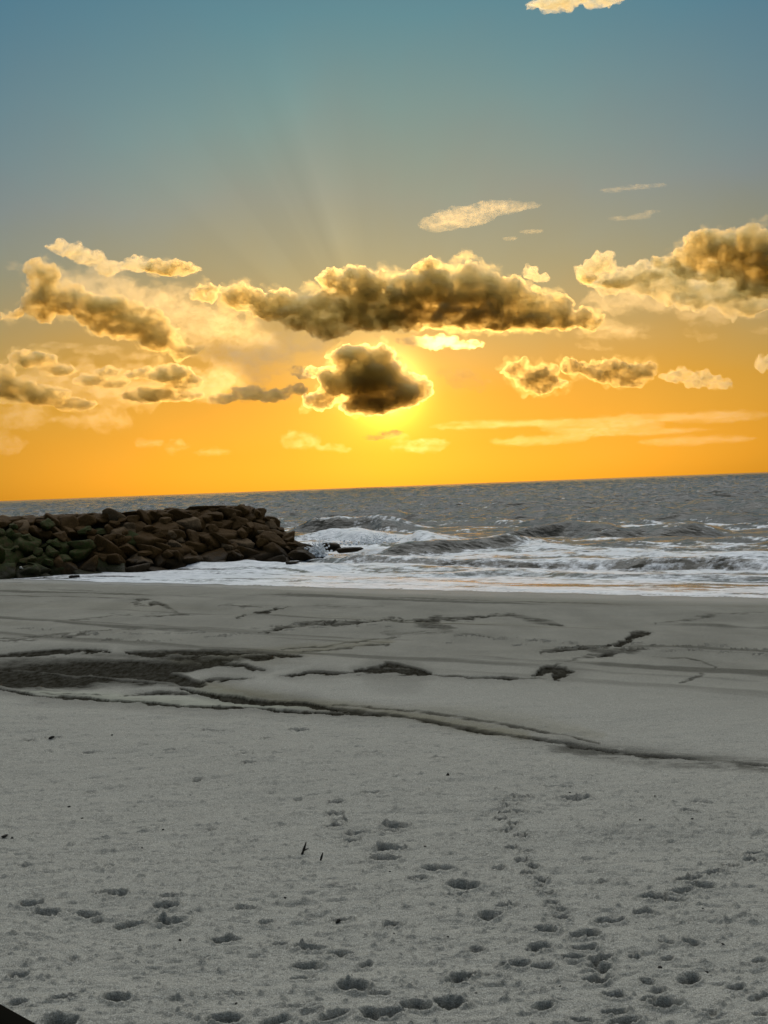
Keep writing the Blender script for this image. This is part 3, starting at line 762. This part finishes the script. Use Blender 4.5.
def quads_tris(name, V, F, mat):
    me = bpy.data.meshes.new(name)
    me.from_pydata([tuple(v) for v in V], [], [tuple(dict.fromkeys(f)) for f in F]); me.materials.append(mat)
    for p_ in me.polygons: p_.use_smooth = True
    o = bpy.data.objects.new(name, me); COL.objects.link(o); return o
sg = np.random.default_rng(8)
def stuck_stick(px, py, L, r, tilt, label, fork):
    g_ = on_beach(np.array([float(px)]), np.array([float(py)]))[0]
    V_, F_ = stick_mesh(sg, L + .08, r, .05, fork=fork); o = quads_tris("stick", V_, F_, m_dark)
    o.location = (g_[0], g_[1], sand_height(g_[0], g_[1]) - .08); o.rotation_euler = (0.1, tilt, 0)
    tag(o, label, "stick", "sticks standing in the sand")
stuck_stick(300, 855, .19, .020, .32, "taller of the two dark sticks poking up from the sand", True)
stuck_stick(318.5, 861, .12, .018, .28, "shorter of the two dark sticks poking up from the sand", False)
p3 = ray(26, 569) * jy(26, 8.2) + np.array([0, 0, CAM_Z])
V_, F_ = stick_mesh(sg, 1.0, .13, .1); o = quads_tris("driftwood_log", V_, F_, m_lit)
o.location = (p3[0] - .3, p3[1] - 1.0, p3[2] + .25); o.rotation_euler = (0, R(125), .2); tag(o, "short bleached log lying on the dark rocks at the jetty's left end", "driftwood")

# scattered dark bits of weed and shell on the upper beach
bits = [(5, 837, 12), (12, 838, 8), (82, 818, 5), (69, 806, 5), (190, 794, 4), (142, 849, 5), (285, 898, 5), (338, 922, 10), (103, 893, 6), (242, 995, 4), (236, 1002, 5), (180, 940, 7),
        (393, 925, 10), (425, 848, 4), (448, 780, 9), (52, 740, 9), (112, 737, 4), (570, 796, 4), (640, 826, 5), (655, 800, 4), (692, 822, 5), (703, 912, 4), (560, 985, 5), (660, 968, 7), (707, 970, 6),
        (476, 992, 4), (545, 1000, 6), (636, 920, 4), (723, 945, 5), (352, 976, 4), (402, 1000, 6), (394, 934, 4), (250, 811, 4), (163, 830, 4), (228, 786, 4), (492, 851, 4), (390, 872, 4), (448, 936, 4)]
BG = "dark bits of weed and wood strewn over the upper beach"
br = np.random.default_rng(14)
protos = []
for k in range(5):
    Vv, Fc = rock_mesh(br, 1.0, (1.5, .9, .8), 10)
    Vv = Vv * (1 + .3 * fbm(Vv[:, 0] * 3 + k, Vv[:, 1] * 3, Vv[:, 2] * 3, oct=3, seed=k)[:, None])
    protos.append((Vv, Fc))
for k, (bx, by, bw) in enumerate(bits):
    g_ = on_beach(np.array([float(bx)]), np.array([float(by)]))[0]
    wm = .7 * bw * g_[1] / F_PX
    if k < 5:
        o = mesh_from("beach_debris", *protos[k], m_dark); pd = o
        protos[k] = o
    else:
        o = protos[k % 5].copy(); COL.objects.link(o)
    o.location = (g_[0], g_[1], sand_height(g_[0], g_[1]) + .12 * wm); o.scale = (wm * .62, wm * .6, wm * br.uniform(.5, 1.0)); o.rotation_euler = (br.normal(0, .2), br.normal(0, .2), br.uniform(0, 6))
    tag(o, "tiny dark bit of debris on the trampled grey sand of the upper beach", "debris", BG)

# rail of the lookout in the bottom left corner
m_rail, t, out = material("dark painted wood"); tcn = t.n("ShaderNodeTexCoord")
principled(t, out, t.mix(t.noise(t.mapping(tcn.outputs["Object"], (2, 30, 30)), 2, 4), (.004, .004, .003), (.010, .009, .007)), .9, spec=.0)
rail = bpy.data.objects.new("railing", None); COL.objects.link(rail)
e0 = on_plane(-60.0, 966.0, 4.46); e1 = on_plane(120.0, 1065.0, 4.46)
rd = (e1 - e0)[:2]; rd = rd / np.linalg.norm(rd)
r0 = e0[:2] - rd * .9; r1 = e0[:2] + rd * (np.linalg.norm((e1 - e0)[:2]) + .05)
near = np.array([rd[1], -rd[0]]); near = near if near[1] < 0 else -near
rail.location = (r0[0], r0[1], float(beach_z(r0[0], r0[1])))
tag(rail, "dark rounded rail edge cutting across the bottom left corner", "railing")
def beam(name, p, q, wdt, hgt_, mat, parent):
    bm = bmesh.new(); bmesh.ops.create_cube(bm, size=1)
    L_ = (Vector(q) - Vector(p)).length
    for v in bm.verts: v.co = (v.co.x * L_, v.co.y * wdt, v.co.z * hgt_)
    bmesh.ops.bevel(bm, geom=bm.edges[:], offset=min(wdt, hgt_) * .22, segments=4, affect='EDGES', profile=.6)
    me = bpy.data.meshes.new(name); bm.to_mesh(me); bm.free(); me.materials.append(mat)
    o = bpy.data.objects.new(name, me); COL.objects.link(o); o.parent = parent
    d_ = (Vector(q) - Vector(p)).normalized()
    o.matrix_world = Matrix.Translation((Vector(p) + Vector(q)) / 2) @ d_.to_track_quat('X', 'Z').to_matrix().to_4x4()
    o.matrix_parent_inverse = Matrix.Translation(Vector(rail.location)).inverted()
    return o
c0 = r0 + near * .06; c1 = r1 + near * .06
beam("handrail", (*c0, 4.43), (*c1, 4.43), .12, .06, m_rail, rail)
beam("lower_rail", (*c0, 3.9), (*c1, 3.9), .05, .09, m_rail, rail)
for pt in (c0 + rd * .12, c1 - rd * .12):
    gz = float(beach_z(pt[0], pt[1])) - .3
    beam("post", (*pt, gz), (*pt, 4.395), .09, .09, m_rail, rail)

# ------------------------------------------------------------------ clouds: real scattering volumes a few kilometres out
SC = 3.0
def cloud_mat(name, dens, aniso=.8, col=(1, .945, .74), nscale=None, lo=.35, mid=None, hi=.6, stretch=1.25):
    m, t, out = material(name)
    v = t.n("ShaderNodeVolumeScatter"); v.inputs["Color"].default_value = (*col, 1)
    v.inputs["Density"].default_value = dens; v.inputs["Anisotropy"].default_value = aniso
    if nscale:
        tcn = t.n("ShaderNodeTexCoord")
        ov = t.mapping(tcn.outputs["Object"], (1 / stretch, 1 / stretch, 1), (0, R(8), 0))
        nz = t.noise(ov, nscale, 6, .68)
        nz2 = t.ramp(t.noise(ov, nscale * 4.5, 4, .7), [(.36, .22), (.60, 1.0)])
        dn = t.math('MULTIPLY', t.math('MULTIPLY', t.ramp(nz, [(lo, 0.0), (mid or .5 * (lo + hi), .12 if mid else .5), (hi, 1.0)]), nz2), dens * 1.35)
        t.l(dn, v.inputs["Density"])
    ab = t.n("ShaderNodeVolumeAbsorption"); ab.inputs["Color"].default_value = (*col, 1); ab.inputs["Density"].default_value = dens
    if nscale: t.l(dn, ab.inputs["Density"])
    ash = t.n("ShaderNodeAddShader"); t.l(v.outputs[0], ash.inputs[0]); t.l(ab.outputs[0], ash.inputs[1])
    t.l(ash.outputs[0], out.inputs["Volume"])
    return m
m_thick = cloud_mat("thick cloud", .046 / SC, aniso=.84, col=(.978, .895, .65), nscale=.014 / SC, lo=.27, mid=.42, hi=.55)
m_sunc = cloud_mat("cloud over the sun", .045 * .4 / SC, aniso=.84, col=(.978, .895, .65), nscale=.014 * .4 / SC, lo=.12, mid=.30, hi=.42)
m_fringe = cloud_mat("ragged cloud fringe", .008 / SC, nscale=.013 / SC, lo=.40, mid=.50, hi=.70, col=(1, .92, .60), stretch=1.5)
m_sunfringe = cloud_mat("ragged fringe over the sun", .009 * .4 / SC, nscale=.016 * .4 / SC, lo=.40, mid=.50, hi=.70, col=(1, .92, .60), stretch=1.4)
m_hot = cloud_mat("thin cloud near the sun", .016 / SC, aniso=.9, nscale=.016 / SC, lo=.34, mid=.46, hi=.62)
m_mid = cloud_mat("medium cloud", .036 / SC, nscale=.014 / SC, lo=.32, mid=.46, hi=.60)
m_thin = cloud_mat("thin cloud", .0035 / SC, nscale=.016 / SC, lo=.42, hi=.7)
m_veil = cloud_mat("veil cloud", .0026 / SC, nscale=.013 / SC, lo=.42, hi=.66, stretch=1.8)
m_layer = cloud_mat("layer cloud", .0012 / SC, nscale=.010 / SC, lo=.36, hi=.66, stretch=4.0)
CG = "clouds low over the sea at sunset"
bm = bmesh.new(); bmesh.ops.create_icosphere(bm, subdivisions=3, radius=1)
SV = np.array([v.co[:] for v in bm.verts]); SF = np.array([[v.index for v in f.verts] for f in bm.faces]); bm.free()
dg = None
def cloud_hull(label, blobs, mat, D=8000.0, seed=1, depth=1.0, kids=14, flat=.75, disp=.5, vox=8.5, name="cloud", grow=1.12):
    """blobs: (px, py, half width px, half height px)"""
    D = D * SC; rg = np.random.default_rng(seed); px2m = D / F_PX
    vs, fs = [], []; n = 0
    cen = ray(*np.mean(np.array(blobs)[:, :2], axis=0)) * D
    def add(c, r3):
        nonlocal n
        vs.append(SV * r3 + c); fs.append(SF + n); n += len(SV)
    for (bx, by, rx, ry) in blobs:
        c = ray(bx, by) * D; rx *= px2m * grow; ry *= px2m * grow; rz = .5 * (rx + ry) * depth
        c = c + np.array([0, rg.uniform(-.3, .3) * rz, 0])
        add(c, np.array([rx * .86, rz * .86, ry * .86]))
        for k in range(kids):
            d = rg.normal(size=3); d /= np.linalg.norm(d)
            if d[2] < -.2: d[2] *= -flat
            r = rg.uniform(.22, .46)
            add(c + d * np.array([rx, rz, ry]) * (.98 - .45 * r), np.array([ry * .6 + rx * .4, ry * .6 + rz * .4, ry]) * r)
    V_ = np.concatenate(vs) - cen; F_ = np.concatenate(fs)
    o = mesh_from(name, V_, F_, mat)
    md = o.modifiers.new("r", 'REMESH'); md.mode = 'VOXEL'; md.voxel_size = vox * .8 * D / 8000.0
    dgx = bpy.context.evaluated_depsgraph_get(); ev = o.evaluated_get(dgx); me2 = bpy.data.meshes.new_from_object(ev)
    o.modifiers.clear(); old = o.data; o.data = me2; bpy.data.meshes.remove(old)
    nv = len(me2.vertices); co = np.empty(nv * 3, np.float32); me2.vertices.foreach_get("co", co); co = co.reshape(-1, 3).astype(float)
    no = np.empty(nv * 3, np.float32); me2.vertices.foreach_get("normal", no); no = no.reshape(-1, 3)
    a = disp * float(np.mean([b[3] for b in blobs])) * px2m
    q = (co + seed * 913.0) / (1.0 * float(np.mean([b[3] for b in blobs])) * px2m + 25 * D / 8000.0)
    f = fbm(q[:, 0], q[:, 1], q[:, 2], oct=5, seed=seed, gain=.62)
    bil = 1 - 2 * np.abs(fbm(q[:, 0] * 1.7 + 9, q[:, 1] * 1.7, q[:, 2] * 1.7, oct=4, seed=seed + 5, gain=.6))
    co = co + no * (a * (1.5 * f - .35 * bil))[:, None]
    me2.vertices.foreach_set("co", co.astype(np.float32).ravel()); me2.update()
    md = o.modifiers.new("r", 'REMESH'); md.mode = 'VOXEL'; md.voxel_size = vox * .7 * D / 8000.0
    ev = o.evaluated_get(bpy.context.evaluated_depsgraph_get()); me3 = bpy.data.meshes.new_from_object(ev)
    o.modifiers.clear(); o.data = me3; bpy.data.meshes.remove(me2); me2 = me3
    me2.materials.clear(); me2.materials.append(mat)
    o.location = Vector(cen)
    return o
def cloud(label, blobs, mat, D=8000.0, seed=1, **kw):
    if mat in (m_thick, m_sunc):                         # a ragged thin fringe round a dense core
        o = cloud_hull(label, blobs, m_fringe if mat is m_thick else m_sunfringe, D, seed + 100, grow=1.30 if mat is m_thick else 1.22, disp=.7, **kw)
        c = cloud_hull(label, blobs, mat, D, seed, name="dense_core", grow=1.12, **kw)
        loc = c.location.copy(); c.parent = o; c.location = loc - o.location
    else:
        o = cloud_hull(label, blobs, mat, D, seed, grow=1.22, disp=kw.pop("disp", .7), **kw)
    return tag(o, label, "cloud", CG)

cloud("dense brown cloud with glowing edges hiding the sun", [(352, 358, 24, 14), (380, 358, 15, 13), (366, 378, 34, 22), (400, 390, 24, 19), (418, 389, 9, 12), (376, 403, 36, 12), (336, 384, 20, 16), (318, 400, 18, 11), (310, 375, 9, 7)], m_sunc, 20000, 3)
cloud("largest long grey cloud above the hidden sun", [(208, 290, 18, 10), (238, 299, 20, 14), (270, 306, 26, 16), (300, 314, 26, 16), (322, 304, 24, 14), (330, 322, 26, 16), (332, 282, 14, 11), (365, 288, 30, 20), (400, 296, 36, 24),
      (440, 290, 38, 25), (470, 288, 30, 24), (505, 302, 34, 22), (540, 312, 34, 18), (575, 321, 28, 11), (400, 318, 42, 16), (460, 318, 44, 16), (515, 322, 44, 12), (352, 312, 26, 18)], m_thick, 9000, 4)
cloud("thin golden fringe hanging from the long cloud above the sun", [(410, 341, 14, 6), (435, 343, 22, 6), (465, 345, 16, 5)], m_hot, 9300, 5)
cloud("golden wisp trailing off the right tip of the long cloud", [(600, 323, 16, 6), (622, 331, 14, 4), (644, 336, 12, 3)], m_thin, 9000, 6)
cloud("brown sloping cloud on the left with a raised golden head", [(44, 277, 16, 15), (40, 302, 18, 20), (68, 300, 22, 16), (98, 310, 28, 18), (128, 322, 28, 18), (158, 336, 24, 16), (185, 349, 18, 9), (12, 316, 14, 7)], m_thick, 8500, 7)
cloud("pale golden cloud between the left sloping cloud and the long cloud", [(125, 290, 24, 10), (160, 300, 26, 12), (185, 310, 24, 14), (215, 322, 24, 12), (245, 335, 20, 8)], m_thin, 8900, 8)
cloud("ragged golden cloud strip topping the left group, with a dark right end", [(64, 247, 18, 7), (88, 258, 18, 8), (112, 268, 16, 7), (140, 265, 16, 8)], m_mid, 9200, 9)
cloud("small grey cloud scrap at the right end of the upper left strip", [(160, 267, 18, 8), (172, 268, 16, 8), (186, 270, 14, 6)], m_thick, 9200, 10)
cloud("broken brown cloud at the left edge, lower row", [(34, 360, 26, 9), (58, 370, 20, 7), (10, 388, 24, 14), (42, 396, 26, 11), (78, 404, 24, 7), (5, 372, 14, 8)], m_thick, 8800, 11)
cloud("brown cloud patch in the lower row left of centre", [(140, 374, 18, 5), (166, 373, 26, 10), (186, 382, 18, 8), (150, 395, 32, 8), (112, 384, 18, 6), (185, 396, 20, 5)], m_thick, 8800, 12)
cloud("hazy golden cloud spread behind the lower left clouds", [(60, 385, 50, 22), (130, 388, 50, 22), (200, 385, 45, 16), (20, 415, 30, 14), (90, 420, 40, 12)], m_veil, 9400, 41)
cloud("hazy golden cloud spread behind the left sloping cloud", [(90, 290, 50, 22), (150, 310, 50, 24), (210, 325, 45, 22), (255, 345, 40, 16)], m_veil, 9400, 42)
cloud("hazy golden cloud spread under the long cloud, left of the sun", [(255, 360, 40, 16), (290, 345, 40, 14), (240, 378, 30, 10)], m_veil, 9500, 43)
cloud("hazy golden cloud spread under the right cloud bank", [(640, 300, 60, 16), (720, 305, 50, 18), (610, 330, 40, 8)], m_veil, 9600, 44)
cloud("thin golden wisps strung between the lower left clouds", [(100, 375, 20, 6), (205, 385, 26, 9), (228, 376, 16, 6), (90, 410, 20, 5), (215, 398, 22, 5)], m_thin, 9000, 13)
cloud("dark narrow cloud streak pointing at the sun cloud from the left", [(224, 398, 18, 5), (248, 393, 18, 8), (272, 396, 20, 6), (296, 390, 14, 6)], m_thick, 8200, 14)
cloud("small dark cloud just right of the sun", [(518, 372, 16, 12), (535, 378, 22, 15), (552, 384, 16, 10)], m_thick, 8600, 15)
cloud("two humped brown cloud in the middle of the right lower row", [(572, 368, 14, 10), (600, 372, 20, 12), (615, 365, 14, 10), (628, 376, 22, 13), (645, 370, 14, 10)], m_thick, 8600, 16)
cloud("small ragged cloud at the right end of the lower row", [(680, 376, 16, 7), (700, 380, 18, 8), (720, 385, 12, 5)], m_mid, 8600, 17)
cloud("golden wispy cloud right of the sun cloud", [(446, 372, 13, 6), (462, 378, 18, 10), (478, 385, 12, 8)], m_thin, 8700, 18)
cloud("big dark topped cloud at the right edge", [(672, 262, 16, 10), (696, 256, 22, 15), (715, 247, 26, 17), (745, 244, 30, 18), (778, 262, 34, 28), (735, 268, 34, 15), (760, 285, 30, 14), (690, 272, 22, 8)], m_thick, 8800, 19)
cloud("golden ragged cloud bank below and left of the big right cloud", [(590, 272, 18, 9), (615, 280, 22, 13), (640, 280, 26, 16), (668, 284, 28, 18), (700, 292, 34, 16), (745, 300, 38, 15), (600, 262, 13, 8)], m_mid, 9100, 20)
cloud("small dark ragged cloud in the left part of the right cloud bank", [(588, 278, 12, 5), (620, 282, 18, 6), (648, 276, 16, 6)], m_thick, 8900, 51)
cloud("little golden puff above the right part of the long cloud", [(530, 272, 9, 7), (543, 279, 8, 5)], m_mid, 9400, 21)
cloud("small golden cloud scrap under the right cloud bank", [(692, 333, 9, 5), (706, 337, 12, 4)], m_thin, 9000, 22)
cloud("small golden cloud cut by the right edge, upper one", [(764, 330, 14, 6)], m_thin, 9000, 23)
cloud("small golden cloud cut by the right edge, lower one", [(764, 364, 12, 8)], m_mid, 9000, 24)
cloud("smooth lens shaped peach cloud high above the sun", [(440, 224, 22, 8), (465, 216, 30, 10), (495, 209, 30, 7), (520, 206, 20, 4)], m_thin, 12000, 25, kids=6, disp=.2)
cloud("upper thin white streak of cloud on the right", [(612, 190, 12, 2), (636, 187, 18, 2), (656, 185, 12, 1.6)], m_thin, 12000, 26, kids=3, disp=.2, vox=6)
cloud("lower thin white streak of cloud on the right", [(620, 218, 12, 2), (640, 216, 12, 3), (652, 212, 8, 2)], m_thin, 12000, 27, kids=3, disp=.3, vox=6)
cloud("faint short cloud streak right of the peach cloud", [(510, 238, 8, 2), (530, 232, 12, 2)], m_veil, 12000, 28, kids=3, disp=.2, vox=6)
cloud("white cloud cut by the top edge of the picture", [(535, 6, 10, 4), (560, 0, 24, 9), (600, -4, 30, 8)], m_mid, 9000, 29)
cloud("faint orange cloud scraps low over the left horizon", [(150, 443, 14, 6), (176, 447, 12, 6), (5, 444, 18, 12), (215, 452, 18, 3)], m_veil, 11000, 30)
cloud("faint orange cloud low below the sun cloud", [(300, 440, 20, 9), (330, 448, 14, 4), (345, 450, 8, 3), (395, 438, 12, 5), (420, 446, 26, 7)], m_veil, 11000, 31)
cloud("small cloud scrap added as a sun hot spot just under the sun cloud", [(374, 437, 12, 3), (390, 434, 13, 4)], m_hot, 9000, 61)  # added scrap, scatters sunlight into a bright spot here
cloud("cloud scrap added as a sun hot spot on the right shoulder of the sun cloud", [(398, 364, 8, 7), (406, 372, 8, 5), (414, 380, 9, 4)], m_hot, 10000, 67)  # extra scrap put in the notch to make a white-hot spot
cloud("small golden cloud scrap between the long cloud and the right lower row", [(588, 345, 12, 4), (604, 349, 10, 3)], m_thin, 9000, 62)
cloud("small dark cloud scrap above the left end of the sun cloud", [(296, 370, 9, 5), (304, 376, 8, 4)], m_mid, 8600, 63)
cloud("tiny cloud scrap near the left edge, left of the sloping cloud's raised head", [(14, 266, 10, 5)], m_thin, 9000, 64)
cloud("small brown cloud scrap low at the left edge", [(6, 400, 16, 6), (-10, 395, 16, 8)], m_mid, 8800, 65)
cloud("ragged golden cloud in the gap between the left rows and the sun cloud", [(215, 352, 26, 9), (250, 362, 24, 8), (235, 372, 26, 7)], m_thin, 9100, 68)
cloud("small brown cloud between the two lower left clouds", [(92, 380, 16, 7), (108, 372, 14, 6)], m_thick, 8900, 69)
cloud("thin golden cloud strip between the two left rows", [(60, 345, 22, 4), (100, 350, 26, 5), (140, 356, 22, 4)], m_thin, 9200, 66)
cloud("wide faint layer of cloud low over the right horizon", [(480, 425, 50, 4), (560, 422, 60, 4), (640, 418, 60, 5), (720, 416, 60, 6), (640, 432, 70, 3), (540, 440, 50, 5), (600, 428, 60, 6), (700, 440, 60, 5)], m_layer, 13000, 32, kids=8)

# ------------------------------------------------------------------ render settings
sc.view_settings.view_transform = 'Standard'; sc.view_settings.look = 'None'
sc.view_settings.exposure = -1.74; sc.view_settings.gamma = 1.0
sc.render.engine = 'CYCLES'
cy = sc.cycles
cy.use_denoising = True
try: cy.denoiser = 'OPENIMAGEDENOISE'; cy.denoising_input_passes = 'RGB_ALBEDO_NORMAL'; cy.denoising_prefilter = 'ACCURATE'
except Exception: pass
cy.max_bounces = 8; cy.diffuse_bounces = 2; cy.glossy_bounces = 2; cy.volume_bounces = 6; cy.transparent_max_bounces = 48
cy.sample_clamp_indirect = 12
cy.volume_step_rate = .24; cy.volume_max_steps = 512
